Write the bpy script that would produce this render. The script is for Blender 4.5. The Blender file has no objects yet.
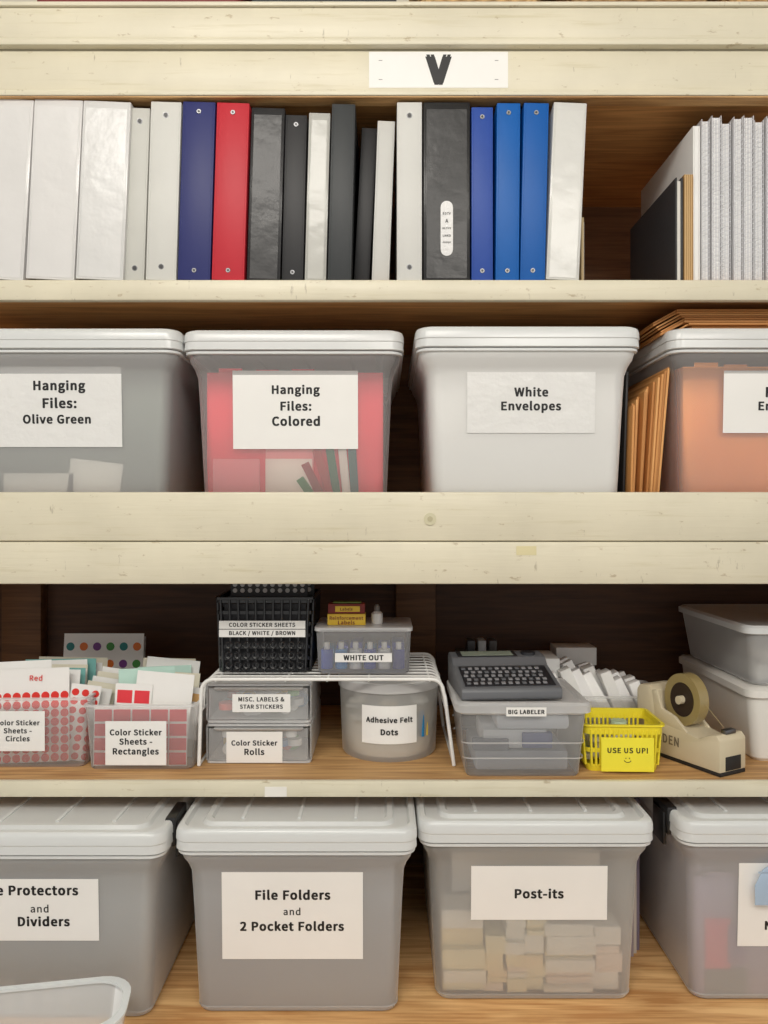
import bpy, bmesh, math, random, os
from mathutils import Matrix, Vector
random.seed(7)
F=769.0; CH=1.3
def X(px,d): return (px-384)*d/F
def Z(py,d): return CH+(512-py)*d/F
def Y(d): return d-1.25
sc=bpy.context.scene
try:
    sc.view_settings.view_transform='Standard'
    sc.view_settings.look='None'
except Exception: pass
FONT=None; FK=1.0
try:
    fd=os.path.join(bpy.utils.system_resource('DATAFILES'),'fonts')
    fl=[f for f in sorted(os.listdir(fd)) if 'Noto Sans' in f or 'NotoSans' in f]
    if fl and 'CJK' in fl[0]: FONT=bpy.data.fonts.load(os.path.join(fd,fl[0])); FK=.6
    print('FONTS',fl[:4])
except Exception as e: print('font',e)

# ---------------- materials ----------------
MC={}
def srgb(c):
    return tuple(((v/255)/12.92 if v/255<=0.04045 else ((v/255+0.055)/1.055)**2.4) for v in c)+(1,)
def base(name):
    m=bpy.data.materials.new(name); m.use_nodes=True
    nt=m.node_tree; return m,nt,nt.nodes['Principled BSDF']
def mat(name,col,rough=.5,metal=0,bump=0,bscale=60,var=0.06,vscale=8,coat=0,spec=.5):
    if name in MC: return MC[name]
    m,nt,p=base(name); N=nt.nodes;L=nt.links
    c=srgb(col)
    tc=N.new('ShaderNodeTexCoord')
    nz=N.new('ShaderNodeTexNoise'); nz.inputs['Scale'].default_value=vscale; nz.inputs['Detail'].default_value=4
    L.new(tc.outputs['Object'],nz.inputs['Vector'])
    rp=N.new('ShaderNodeValToRGB')
    rp.color_ramp.elements[0].position=.3; rp.color_ramp.elements[1].position=.7
    rp.color_ramp.elements[0].color=tuple(x*(1-var) for x in c[:3])+(1,)
    rp.color_ramp.elements[1].color=tuple(min(1,x*(1+var)) for x in c[:3])+(1,)
    L.new(nz.outputs['Fac'],rp.inputs['Fac']); L.new(rp.outputs['Color'],p.inputs['Base Color'])
    p.inputs['Roughness'].default_value=rough; p.inputs['Metallic'].default_value=metal
    p.inputs['Specular IOR Level'].default_value=spec
    if coat: p.inputs['Coat Weight'].default_value=coat; p.inputs['Coat Roughness'].default_value=.15
    if bump:
        n2=N.new('ShaderNodeTexNoise'); n2.inputs['Scale'].default_value=bscale; n2.inputs['Detail'].default_value=3
        L.new(tc.outputs['Object'],n2.inputs['Vector'])
        b=N.new('ShaderNodeBump'); b.inputs['Strength'].default_value=bump; b.inputs['Distance'].default_value=.002
        L.new(n2.outputs['Fac'],b.inputs['Height']); L.new(b.outputs['Normal'],p.inputs['Normal'])
        if coat: L.new(b.outputs['Normal'],p.inputs['Coat Normal'])
    MC[name]=m; return m
def wood(name,c0,c1,sx=1.2,sy=14,rough=.6):
    if name in MC: return MC[name]
    m,nt,p=base(name); N=nt.nodes;L=nt.links
    tc=N.new('ShaderNodeTexCoord'); mp=N.new('ShaderNodeMapping'); mp.inputs['Scale'].default_value=(sx,sy,sy)
    L.new(tc.outputs['Object'],mp.inputs['Vector'])
    nz=N.new('ShaderNodeTexNoise'); nz.inputs['Scale'].default_value=2; nz.inputs['Detail'].default_value=8; nz.inputs['Distortion'].default_value=2.2
    L.new(mp.outputs['Vector'],nz.inputs['Vector'])
    mp2=N.new('ShaderNodeMapping'); mp2.inputs['Scale'].default_value=(sx*4,sy*12,sy*12)
    L.new(tc.outputs['Object'],mp2.inputs['Vector'])
    n2=N.new('ShaderNodeTexNoise'); n2.inputs['Scale'].default_value=2; n2.inputs['Detail'].default_value=5
    L.new(mp2.outputs['Vector'],n2.inputs['Vector'])
    mx=N.new('ShaderNodeMath'); mx.operation='MULTIPLY_ADD'; mx.inputs[1].default_value=.35
    L.new(n2.outputs['Fac'],mx.inputs[0])
    m3=N.new('ShaderNodeMath'); m3.operation='MULTIPLY'; m3.inputs[1].default_value=.65
    L.new(nz.outputs['Fac'],m3.inputs[0]); L.new(m3.outputs[0],mx.inputs[2])
    rp=N.new('ShaderNodeValToRGB'); rp.color_ramp.elements[0].position=.38; rp.color_ramp.elements[1].position=.62
    rp.color_ramp.elements[0].color=srgb(c0); rp.color_ramp.elements[1].color=srgb(c1)
    L.new(mx.outputs[0],rp.inputs['Fac']); L.new(rp.outputs['Color'],p.inputs['Base Color'])
    p.inputs['Roughness'].default_value=rough
    b=N.new('ShaderNodeBump'); b.inputs['Strength'].default_value=.15; b.inputs['Distance'].default_value=.002
    L.new(n2.outputs['Fac'],b.inputs['Height']); L.new(b.outputs['Normal'],p.inputs['Normal'])
    MC[name]=m; return m
def paint(name,c):
    if name in MC: return MC[name]
    m,nt,p=base(name); N=nt.nodes;L=nt.links
    tc=N.new('ShaderNodeTexCoord')
    nz=N.new('ShaderNodeTexNoise'); nz.inputs['Scale'].default_value=7; nz.inputs['Detail'].default_value=6
    L.new(tc.outputs['Object'],nz.inputs['Vector'])
    rp=N.new('ShaderNodeValToRGB'); e=rp.color_ramp.elements
    e[0].position=.3; e[1].position=.65
    e[0].color=srgb(tuple(v*.95 for v in c)); e[1].color=srgb(c)
    L.new(nz.outputs['Fac'],rp.inputs['Fac'])
    def scuff(scale,p0,p1,amt,col,prev):
        mp2=N.new('ShaderNodeMapping'); mp2.inputs['Scale'].default_value=scale
        L.new(tc.outputs['Object'],mp2.inputs['Vector'])
        n2=N.new('ShaderNodeTexNoise'); n2.inputs['Scale'].default_value=1.5; n2.inputs['Detail'].default_value=7; n2.inputs['Roughness'].default_value=.62
        L.new(mp2.outputs['Vector'],n2.inputs['Vector'])
        r2=N.new('ShaderNodeValToRGB'); r2.color_ramp.elements[0].position=p0; r2.color_ramp.elements[1].position=p1
        r2.color_ramp.elements[0].color=(0,0,0,1); r2.color_ramp.elements[1].color=(amt,amt,amt,1)
        L.new(n2.outputs['Fac'],r2.inputs['Fac'])
        mx=N.new('ShaderNodeMixRGB'); mx.inputs[2].default_value=srgb(col)
        L.new(r2.outputs['Color'],mx.inputs[0]); L.new(prev,mx.inputs[1]); return mx.outputs[0]
    o=scuff((26,30,60),.63,.69,.55,(158,136,98),rp.outputs['Color'])
    o=scuff((3.5,20,70),.57,.70,.45,(196,186,150),o)
    o=scuff((60,60,14),.66,.71,.45,(120,104,80),o)
    L.new(o,p.inputs['Base Color']); p.inputs['Roughness'].default_value=.4
    mp=N.new('ShaderNodeMapping'); mp.inputs['Scale'].default_value=(5,60,90)
    L.new(tc.outputs['Object'],mp.inputs['Vector'])
    n3=N.new('ShaderNodeTexNoise'); n3.inputs['Scale'].default_value=2; n3.inputs['Detail'].default_value=4; L.new(mp.outputs['Vector'],n3.inputs['Vector'])
    b=N.new('ShaderNodeBump'); b.inputs['Strength'].default_value=.35; b.inputs['Distance'].default_value=.001
    L.new(n3.outputs['Fac'],b.inputs['Height']); L.new(b.outputs['Normal'],p.inputs['Normal'])
    MC[name]=m; return m
def frost(name,col,op=.4,rough=.25,trl=.1,ior=1.5):
    if name in MC: return MC[name]
    m,nt,p=base(name); N=nt.nodes;L=nt.links
    c=srgb(col); p.inputs['Base Color'].default_value=c; p.inputs['Roughness'].default_value=rough
    tc=N.new('ShaderNodeTexCoord'); nz=N.new('ShaderNodeTexNoise'); nz.inputs['Scale'].default_value=14
    L.new(tc.outputs['Object'],nz.inputs['Vector'])
    b=N.new('ShaderNodeBump'); b.inputs['Strength'].default_value=.12; b.inputs['Distance'].default_value=.003
    L.new(nz.outputs['Fac'],b.inputs['Height']); L.new(b.outputs['Normal'],p.inputs['Normal'])
    t=N.new('ShaderNodeBsdfTranslucent'); t.inputs['Color'].default_value=c
    m1=N.new('ShaderNodeMixShader'); m1.inputs[0].default_value=trl
    L.new(p.outputs[0],m1.inputs[1]); L.new(t.outputs[0],m1.inputs[2])
    tr=N.new('ShaderNodeBsdfTransparent'); fr=N.new('ShaderNodeFresnel'); fr.inputs['IOR'].default_value=ior
    a=N.new('ShaderNodeMath'); a.operation='ADD'; a.use_clamp=True; a.inputs[1].default_value=op-.04
    L.new(fr.outputs[0],a.inputs[0])
    m2=N.new('ShaderNodeMixShader'); L.new(a.outputs[0],m2.inputs[0]); L.new(tr.outputs[0],m2.inputs[1]); L.new(m1.outputs[0],m2.inputs[2])
    out=[n for n in N if n.type=='OUTPUT_MATERIAL'][0]; L.new(m2.outputs[0],out.inputs['Surface'])
    MC[name]=m; return m

PAPER=mat('paper_white',(238,237,234),.5,var=.02)
TAPED=mat('taped_label_paper',(228,228,226),.3,bump=1.0,bscale=45,var=.02,coat=1.0)
INK=mat('black_ink',(16,16,18),.5)
BODY=frost('frosted_plastic',(250,250,250),.36,rough=.3,trl=.08)
LID=frost('frosted_lid_plastic',(232,235,235),.86,rough=.22,trl=.05)
CLEAR=frost('clear_plastic',(250,250,250),.22,rough=.12,trl=.08)
CLEARLID=frost('clear_lid_plastic',(250,250,250),.5,rough=.12,trl=.08)
BLACKP=mat('black_plastic',(26,26,28),.35)
METAL=mat('steel',(120,120,122),.35,metal=1)
WHITEP=mat('white_plastic',(232,230,226),.35)

# ---------------- builder ----------------
def rr(cx,cy,w,d,r,z,n=5):
    r=min(r,w/2-1e-4,d/2-1e-4); pts=[]
    for qx,qy,a0 in ((1,1,0),(-1,1,90),(-1,-1,180),(1,-1,270)):
        for i in range(n+1):
            a=math.radians(a0+90*i/n)
            pts.append((cx+qx*(w/2-r)+r*math.cos(a),cy+qy*(d/2-r)+r*math.sin(a),z))
    return pts
class B:
    def __init__(s,name):
        s.name=name; s.bm=bmesh.new(); s.mats=[]
    def mi(s,m):
        if m not in s.mats: s.mats.append(m)
        return s.mats.index(m)
    def put(s,bm,m,M=None):
        k=s.mi(m)
        for f in bm.faces: f.material_index=k
        if M is not None: bm.transform(M)
        me=bpy.data.meshes.new('t'); bm.to_mesh(me); bm.free(); s.bm.from_mesh(me); bpy.data.meshes.remove(me)
    def box(s,x0,x1,y0,y1,z0,z1,m,bev=0,M=None,seg=2):
        bm=bmesh.new(); bmesh.ops.create_cube(bm,size=1)
        bmesh.ops.scale(bm,vec=(x1-x0,y1-y0,z1-z0),verts=bm.verts)
        bmesh.ops.translate(bm,vec=((x0+x1)/2,(y0+y1)/2,(z0+z1)/2),verts=bm.verts)
        if bev>0: bmesh.ops.bevel(bm,geom=bm.edges[:],offset=min(bev,.49*min(x1-x0,y1-y0,z1-z0)),segments=seg,affect='EDGES',profile=.5)
        s.put(bm,m,M); return s
    def loft(s,rings,m,cap0=True,cap1=True,M=None):
        bm=bmesh.new(); R=[[bm.verts.new(p) for p in r] for r in rings]; n=len(R[0])
        for a,b in zip(R,R[1:]):
            for i in range(n):
                bm.faces.new((a[i],a[(i+1)%n],b[(i+1)%n],b[i]))
        if cap0: bm.faces.new(R[0][::-1])
        if cap1: bm.faces.new(R[-1])
        s.put(bm,m,M); return s
    def lathe(s,prof,m,M=None,n=40,cap0=False,cap1=False):
        rings=[[(r*math.cos(2*math.pi*i/n),r*math.sin(2*math.pi*i/n),z) for i in range(n)] for r,z in prof]
        return s.loft(rings,m,cap0,cap1,M)
    def cyl(s,p0,p1,r,m,n=20,r1=None,M=None):
        p0=Vector(p0);p1=Vector(p1); d=p1-p0; q=d.to_track_quat('Z','Y').to_matrix().to_4x4()
        T=Matrix.Translation(p0)@q
        if M is not None: T=M@T
        return s.lathe([(r,0),(r1 if r1 is not None else r,d.length)],m,T,n,True,True)
    def tube(s,pts,r,m,n=6,M=None):
        pts=[Vector(p) for p in pts]; rings=[]
        ref=None
        for i,p in enumerate(pts):
            t=(pts[min(i+1,len(pts)-1)]-pts[max(i-1,0)]).normalized()
            if ref is None:
                ref=Vector((0,0,1)) if abs(t.z)<.9 else Vector((1,0,0))
            u=ref-t*ref.dot(t); u.normalize(); v=t.cross(u); ref=u
            rings.append([tuple(p+r*(math.cos(2*math.pi*k/n)*u+math.sin(2*math.pi*k/n)*v)) for k in range(n)])
        return s.loft(rings,m,True,True,M)
    def prism(s,prof,x0,x1,m,M=None,bev=0):
        bm=bmesh.new(); a=[bm.verts.new((x0,y,z)) for y,z in prof]; b=[bm.verts.new((x1,y,z)) for y,z in prof]; n=len(prof)
        for i in range(n): bm.faces.new((a[i],a[(i+1)%n],b[(i+1)%n],b[i]))
        bm.faces.new(a[::-1]); bm.faces.new(b)
        bmesh.ops.recalc_face_normals(bm,faces=bm.faces)
        if bev: bmesh.ops.bevel(bm,geom=bm.edges[:],offset=bev,segments=2,affect='EDGES',profile=.5)
        s.put(bm,m,M); return s
    def text(s,body,w,M,m,bold=.02,h=None):
        bold=bold*FK
        cu=bpy.data.curves.new('tx','FONT'); cu.body=body; cu.align_x='CENTER'; cu.size=1; cu.extrude=.0; cu.resolution_u=3
        if bold: cu.space_character=1.06
        if FONT: cu.font=FONT
        ob=bpy.data.objects.new('tx',cu); sc.collection.objects.link(ob)
        dg=bpy.context.evaluated_depsgraph_get(); dg.update()
        me=bpy.data.meshes.new_from_object(ob.evaluated_get(dg))
        xs=[v.co.x for v in me.vertices]; ys=[v.co.y for v in me.vertices]
        bpy.data.objects.remove(ob); bpy.data.curves.remove(cu)
        if not xs: return
        k=w/(max(xs)-min(xs)+2*bold); kz=k if h is None else h/(max(ys)-min(ys))
        T=M@Matrix.Rotation(math.pi/2,4,'X')@Matrix.Diagonal((k,kz,1,1))@Matrix.Translation((-(max(xs)+min(xs))/2,-(max(ys)+min(ys))/2,0))
        q=.7*bold
        offs=[(0,0)] if not bold else [(bold,0),(-bold,0),(0,0),(q,q),(q,-q),(-q,q),(-q,-q)]
        for j,(ox,oy) in enumerate(offs):
            bm=bmesh.new(); bm.from_mesh(me)
            s.put(bm,m,T@Matrix.Translation((ox,oy,j*.00002)))
        bpy.data.meshes.remove(me)
    def label(s,cx,y,cz,w,h,lines,M=None,tilt=0,m=None,ink=None,th=.0004,bold=.03):
        T=Matrix.Translation((cx,y,cz))@Matrix.Rotation(tilt,4,'X')
        if M is not None: T=M@T
        s.box(-w/2,w/2,-th,0,-h/2,h/2,m or PAPER,M=T)
        for t,dx,dz,wd in lines:
            s.text(t,wd,T@Matrix.Translation((dx,-th-.0003,dz)),ink or INK,.012 if t=='and' else bold)
    def done(s,loc=(0,0,0),rz=0,ry=0,M=None,smooth=True):
        me=bpy.data.meshes.new(s.name); s.bm.to_mesh(me); s.bm.free()
        for m in s.mats: me.materials.append(m)
        if smooth:
            for p in me.polygons: p.use_smooth=True
            try: me.set_sharp_from_angle(angle=math.radians(35))
            except Exception: pass
        ob=bpy.data.objects.new(s.name,me); sc.collection.objects.link(ob)
        ob.matrix_world=M if M is not None else Matrix.Translation(loc)@Matrix.Rotation(rz,4,'Z')@Matrix.Rotation(ry,4,'Y')
        return ob

# ---------------- room + shelving ----------------
ZB=CH-.781; Z3=CH-.437; Z2=1.306; Z1=CH+.377; BK=Y(1.74)
b=B('floor'); b.box(-3,3,-3.5,.7,-.05,0,mat('floor_tile',(150,145,135),.4,vscale=2)); b.done()
b=B('wall_back'); b.box(-3,3,.6,.7,0,2.9,mat('wall_paint',(215,210,195),.7)); b.done()
b=B('ceiling'); b.box(-3,3,-3.5,.7,2.9,2.95,mat('ceiling_paint',(235,235,230),.8)); b.done()

CREAM=paint('cream_paint',(223,216,193)); WOOD=wood('plywood_shelf',(168,124,78),(216,174,118))
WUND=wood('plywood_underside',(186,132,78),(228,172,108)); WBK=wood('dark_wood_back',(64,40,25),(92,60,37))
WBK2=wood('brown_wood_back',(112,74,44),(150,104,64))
WFLOOR=wood('plywood_floor',(196,140,84),(244,200,140),sx=1.0,sy=9)
u=B('wooden_shelving_unit')
xl,xr=-1.15,1.15
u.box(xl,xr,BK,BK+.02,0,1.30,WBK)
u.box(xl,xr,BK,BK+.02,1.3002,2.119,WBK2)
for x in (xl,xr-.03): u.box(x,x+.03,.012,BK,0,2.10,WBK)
u.box(xl,xr,-.010,.02,2.064,2.114,CREAM,.003)
u.box(xl,xr,-.014,.02,2.1142,2.1215,CREAM,.002)
u.box(xl,xr,-.013,.02,2.052,2.0638,CREAM,.003)
u.box(xl,xr,0,.022,1.984,2.0516,CREAM,.003)
u.box(xl,xr,-.006,.024,1.9745,1.984,CREAM,.002)
u.box(xl,xr,.0245,BK,1.990,2.010,WUND)
u.box(xl,xr,.0205,BK,2.100,2.119,WOOD)
u.box(xl,xr,-.003,.0243,1.9725,1.9744,WOOD)
u.box(xl,xr,.012,BK,Z1-.022,Z1-.001,WUND)
u.box(xl,xr,-.004,.0118,Z1-.034,Z1,CREAM,.004)
u.box(xl,xr,.0205,BK,Z2-.02,Z2,WUND)
u.box(xl,xr,0,.02,CH-(541-512)*1.25/F,1.3325,CREAM,.003)
u.box(xl,xr,-.003,.02,CH-(584-512)*1.25/F,CH-(541.8-512)*1.25/F,CREAM,.003)
u.box(xl,xr,.008,BK,Z3-.024,Z3,WOOD)
u.box(xl,xr,-.003,.0078,Z3-.026,Z3+.0005,CREAM,.003)
u.box(xl,xr,-.34,BK,ZB-.03,ZB,WFLOOR)
u.box(xl,xr,-.355,-.3402,0,ZB,CREAM,.003)
for z0,z1 in ((Z3,Z2-.02),(ZB,Z3-.024)):
    for x in (X(396,1.7),X(0,1.7)):
        u.box(x,x+.088,BK-.035,BK-.001,z0,z1,wood('post_wood',(92,62,38),(122,86,54)),.002)
u.cyl((X(430,1.25),-.002,Z(519,1.25)),(X(430,1.25),.001,Z(519,1.25)),.010,mat('plug',(208,202,172),.5))
u.cyl((X(430,1.25),-.003,Z(519,1.25)),(X(430,1.25),.001,Z(519,1.25)),.0045,mat('plug_in',(186,178,145),.5))
u.box(X(516,1.25),X(536,1.25),-.0036,0,Z(555,1.25),Z(546,1.25),mat('masking_tape',(218,208,165),.6))
u.box(X(265,1.25),X(287,1.25),-.0036,0,Z(796,1.25),Z(786,1.25),mat('torn_tape',(235,232,225),.5))
u.done()
b=B('paper_sign_v')
b.label(0,0,0,139*.001625,36*.001625,[('V',0,0,.043)],bold=.05)
for sx,sz in ((-58,9),(58,9),(-58,-10),(58,-10)):
    b.box(sx*.001625-.003,sx*.001625+.003,-.001,0,sz*.001625,sz*.001625+.0006,METAL)
b.done(loc=(X(438.5,1.25),-.0003,2.0185))

# ---------------- binders ----------------
def binder(x0,x1,lean,ytop,col,name='ring_binder',holes=False,rivet=False,gloss=False,d=1.253,label=False,D=.27,rz=0):
    s=d/F; w=(x1-x0)*s; H=min((512-ytop)*s-.377,.2950 if d<1.26 else .31)
    dark=sum(col)<200
    vm=mat('binder_vinyl_%d_%d_%d'%col+('_g' if gloss else ''),col,(.36 if dark else .32) if gloss else .45,bump=(.6 if gloss else .08),bscale=24 if gloss else 120,var=.04,coat=(.12 if dark else .35) if gloss else 0,spec=.35)
    b=B(name); t=.0028; w=w-.0008
    b.box(-w,0,0,t,0,H,vm,.0013)
    b.box(-w,-w+t,t*.7,D,0,H,vm,.0012)
    b.box(-t,0,t*.7,D,0,H,vm,.0012)
    for x in (-w+.0032,-.0032): b.box(x-.0005,x+.0005,-.0004,t,.002,H-.002,vm,.0003)
    if w>.018:
        b.box(-w+t+.0012,-t-.0012,.03,D-.012,.006,H-.008,mat('binder_pages',(225,222,214),.7))
        b.box(-w/2-.004,-w/2+.004,t+.0005,.007,.01,H-.01,METAL)
        for zz in (.06,H/2,H-.06):
            b.tube([(-w/2+(w/2-t-.0005)*.8*math.cos(a),.016+.009*math.sin(a),zz) for a in [math.pi*2*i/12 for i in range(13)]],.0012,METAL,5)
    if holes:
        for zz in (.022,H-.022):
            b.cyl((-w/2,-.0006,zz),(-w/2,.0006,zz),.0046,METAL,16)
            b.cyl((-w/2,-.0012,zz),(-w/2,.0002,zz),.0034,BLACKP,16)
    if rivet:
        for zz in (.016,H-.016):
            b.cyl((-w/2,-.0010,zz),(-w/2,.0006,zz),.0036,METAL,16,r1=.0042)
            b.cyl((-w/2,-.0016,zz),(-w/2,.0002,zz),.0018,BLACKP,12)
    if gloss: b.box(-w+.005,-.005,-.0005,.0001,.004,H-.012,vm)
    if label:
        lp=mat('foil_label',(225,225,225),.4,bump=.5,bscale=300)
        b.label(-w/2,-.0006,.085,.020,.070,[('EDTV',0,.024,.013),('A',0,.012,.005),('HLTHY',0,.000,.014),('LNKD',0,-.012,.013),('Jumpr',0,-.023,.014)],m=lp,bold=.02)
        b.cyl((-w/2,-.0008,.05),(-w/2,-.0004,.05),.0098,lp,20); b.cyl((-w/2,-.0008,.12),(-w/2,-.0004,.12),.0098,lp,20)
    ang=math.atan(lean/(281-ytop))
    b.done(loc=(X(x1,d),Y(d),Z1),ry=ang,rz=rz)
WH=(216,215,214)
binder(-22,23,11,98,WH,gloss=True,name='white_ring_binder')
binder(25,74,9,100,WH,gloss=True,name='white_ring_binder')
binder(75,123,8,102,(212,212,211),gloss=True,name='white_ring_binder')
binder(124,144,6,108,(198,198,192),holes=True,name='white_ring_binder',d=1.260)
binder(145,176,5.5,102,(208,208,203),holes=True,name='white_ring_binder')
binder(177,210,5.5,102,(42,48,106),rivet=True,name='navy_ring_binder')
binder(211,244,5.5,103,(190,40,54),rivet=True,name='red_ring_binder')
binder(246,280,5,108,(34,34,36),gloss=True,name='black_ring_binder',d=1.258)
binder(281,303,4,115,(44,44,46),rivet=True,name='black_ring_binder',d=1.262)
binder(304,326,4.5,113,(180,180,174),gloss=True,name='gray_ring_binder',d=1.258)
binder(327,351,4.5,104,(54,57,59),name='charcoal_ring_binder')
binder(353,369,8,128,(34,34,36),name='black_ring_binder',d=1.29)
binder(371,389,6,121,(204,204,200),name='white_ring_binder',d=1.275)
binder(396.5,422,0,102,(208,208,204),holes=True,name='white_ring_binder')
binder(423,470,0,102,(32,32,33),gloss=True,name='black_ring_binder',label=True)
binder(471,493,.0,107,(38,74,158),rivet=True,name='blue_ring_binder')
binder(495,519,1.5,103,(4,92,172),rivet=True,name='blue_ring_binder')
binder(519.5,545,4,103,(2,88,168),rivet=True,name='blue_ring_binder')
binder(545.5,579,8,103,(208,208,204),gloss=True,name='white_ring_binder')
b=B('pamphlet'); b.box(0,.004,0,.2,0,.125,mat('cardboard_tan',(190,170,130),.7)); b.box(.0045,.007,0.01,.2,0,.12,PAPER); b.done(loc=(X(583,1.3),Y(1.31),Z1))
x=X(684,1.275)
b=B('black_portfolio'); bm_=mat('black_leatherette',(48,48,51),.5,bump=.2,bscale=200)
b.box(0,.003,0,.235,0,.178,bm_,.001); b.box(.0095,.0125,0,.235,0,.178,bm_,.001); b.box(.0034,.0092,.003,.23,.002,.173,mat('binder_pages',(225,222,214))); b.done(loc=(x-.014,Y(1.275),Z1))
b=B('tan_notepad')
for i in range(9):
    b.box(i*.0017,i*.0017+.0013,random.uniform(0,.002),.22,0,.183,mat('tan_pages',(215,184,134),.7) if i%2 else mat('tan_pages2',(182,144,94),.7))
b.done(loc=(x+.0005,Y(1.275),Z1))
b=B('white_ring_binder'); wm=mat('binder_vinyl_white_r',(232,232,230),.35)
b.box(0,.0028,0,.26,0,.266,wm,.001); b.box(.0095,.012,0,.26,0,.266,wm,.001); b.box(.003,.0093,0.001,.003,0,.266,wm); b.box(.003,.0093,.02,.25,.004,.260,mat('binder_pages',(225,222,214)));b.done(loc=(x+.017,Y(1.28),Z1))
def spiral(xx,h,w,d):
    b=B('spiral_notebook')
    pl=frost('notebook_cover_plastic',(244,244,246),.6)
    b.box(0,.001,.006,.215,0,h,pl); b.box(w-.001,w,.006,.215,0,h,pl)
    n=5
    for i in range(n): b.box(.0015+i*(w-.003)/n,.0015+(i+.8)*(w-.003)/n,.008,.213,.002,h-.003,mat('nb_paper_%d'%(i%2),(240,240,240) if i%2 else (226,227,230),.6))
    k=34; wire=mat('coil_wire',(215,216,220),.4)
    r=w/2-.0008
    pts=[]
    for i in range(k*10):
        a=2*math.pi*i/10; pts.append((w/2+r*math.cos(a),.006+.006*math.sin(a),.008+(h-.016)*i/(k*10)))
    b.tube(pts,.0005,wire,4)
    b.done(loc=(xx,Y(d),Z1))
xx=x+.0305
for h,w,d in ((.276,.014,1.272),(.281,.016,1.27),(.274,.016,1.276),(.279,.015,1.27),(.282,.017,1.272),(.276,.016,1.275),(.280,.016,1.27),(.274,.015,1.274)):
    spiral(xx,h,w,d); xx+=w+.0022

# ---------------- totes ----------------
W0=.372; HT=.298; DT=.43
def tote(name,cxp,d,z,label,contents,latch=(),tape=False,body=None,W=W0):
    b=B(name); cy=DT/2; BD=body or BODY
    def ring(i,zz,r=.024): return rr(0,cy,W-2*i,DT-2*i,max(.008,r-i*.1),zz,6)
    prof=[(.038,0.0),(.032,.003),(.0295,.009),(.0215,.19),(.0195,.222),(.015,.236),(.009,.247),(.0065,.257),(.0065,.264)]
    b.loft([ring(i,zz) for i,zz in prof],BD,True,False)
    b.loft([ring(i,zz) for i,zz in ((.0065,.2575),(.0025,.2585),(.0025,.2625),(.0065,.2635))],LID,False,False)
    b.loft([ring(i,zz) for i,zz in ((.0318,.004),(.0288,.0095),(.0290,.012))],BD,False,False)
    b.loft([ring(i,zz) for i,zz in ((.003,.2640),(0,.2655),(.0008,.278),(-.0004,.2795),(.0,.290),(.0018,.2955),(.005,HT),(.011,HT),(.014,.290),(.034,.290),(.038,.2955),(.046,.2955),(.05,.291))],LID,False,True)
    for k in (-.09,0,.09):
        b.box(k-.003,k+.003,.06,DT-.06,.2905,.2935,LID,.001)
    for sx in latch:
        x0=sx*(W/2+.001)
        b.box(min(x0-sx*.014,x0+sx*.003),max(x0-sx*.014,x0+sx*.003),.05,.12,.256,.3015,BLACKP,.003)
        b.box(min(x0,x0+sx*.006),max(x0,x0+sx*.006),.06,.11,.236,.290,BLACKP,.002)
    contents(b)
    if label:
        px0,px1,py0,py1,lines=label
        dl=d+.022; s=dl/F
        cx=X((px0+px1)/2,dl)-X(cxp,d); cz=Z((py0+py1)/2,dl)-z
        tl=math.atan(.008/.181); yc=.0295-(cz-.009)*.0442-.0012
        L=[(t,(tx-(px0+px1)/2)*s,((py0+py1)/2-ty)*s,w*s) for t,tx,ty,w in lines]
        b.label(cx,yc,cz,(px1-px0)*s,(py1-py0)*s,L,tilt=tl,m=TAPED if tape else PAPER)
    return b.done(loc=(X(cxp,d),Y(d),z))
def sheets(cols,wd=.302,h=.238,y0=.036,y1=.388,n=16,x0=0):
    def f(b):
        for i in range(n):
            y=y0+(y1-y0)*i/n; c=cols[i%len(cols)]
            m=mat('folder_%d_%d_%d'%c,c,.7)
            hh=h+random.uniform(-.006,.004)
            b.box(x0-wd/2,x0+wd/2,y,y+(y1-y0)/n*.75,.006,hh,m,.001)
            b.box(x0-wd/2+.02+(i%4)*.06,x0-wd/2+.06+(i%4)*.06,y+.001,y+.003,hh,hh+.007,m)
    return f
ENVC=mat('envelope_cream',(250,246,236),.7)
def TR(x,y,z,rx=0,ry=0,rz=0): return Matrix.Translation((x,y,z))@Matrix.Rotation(rz,4,'Z')@Matrix.Rotation(ry,4,'Y')@Matrix.Rotation(rx,4,'X')
def c_olive(b):
    sheets([(106,118,104),(118,130,116),(98,110,98)])(b)
    b.box(-.045,.045,.0325,.035,.006,.075,ENVC,.001,M=TR(.03,0,.006,0,.12))
    b.box(-.12,-.0,.0325,.035,.006,.060,ENVC,.001)
def c_color(b):
    sheets([(246,36,66),(250,44,74),(240,30,60)])(b)
    b.box(-.05,.032,.0325,.035,.006,.232,mat('folder_cream',(252,150,150),.7),.001)
    b.box(-.05,.03,.0305,.032,.006,.085,mat('folder_cream2',(252,236,224),.7),.001)
    for i,(xx,a,c,h) in enumerate(((.046,-.45,(160,4,20),.080),(.060,-.30,(190,20,24),.100),(.068,-.15,(0,105,60),.118),(.084,-.10,(244,230,220),.110),(.097,-.06,(0,90,84),.110),(.034,-.6,(10,120,30),.055))):
        b.box(0,.014,.0300,.0325,.006,h,mat('scrap_%d'%i,c,.7),.0005,M=TR(xx,0,.002,0,a))
    b.box(-.140,-.060,.0325,.035,.006,.085,mat('folder_pale',(250,140,146),.7),.001)
def c_white(b): sheets([(252,250,246),(250,248,244),(253,252,249)],h=.228,wd=.304)(b)
def c_orange(b): sheets([(248,158,66),(244,150,60),(250,166,76)],h=.24)(b)
def c_prot(b):
    sheets([(150,156,154),(140,146,144),(162,168,166)])(b)
    for i in range(5): b.box(-.1+i*.03,-.085+i*.03,.0325,.035,.006,.05+.01*(i%2),mat('tab_lt',(220,222,222),.6))
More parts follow.
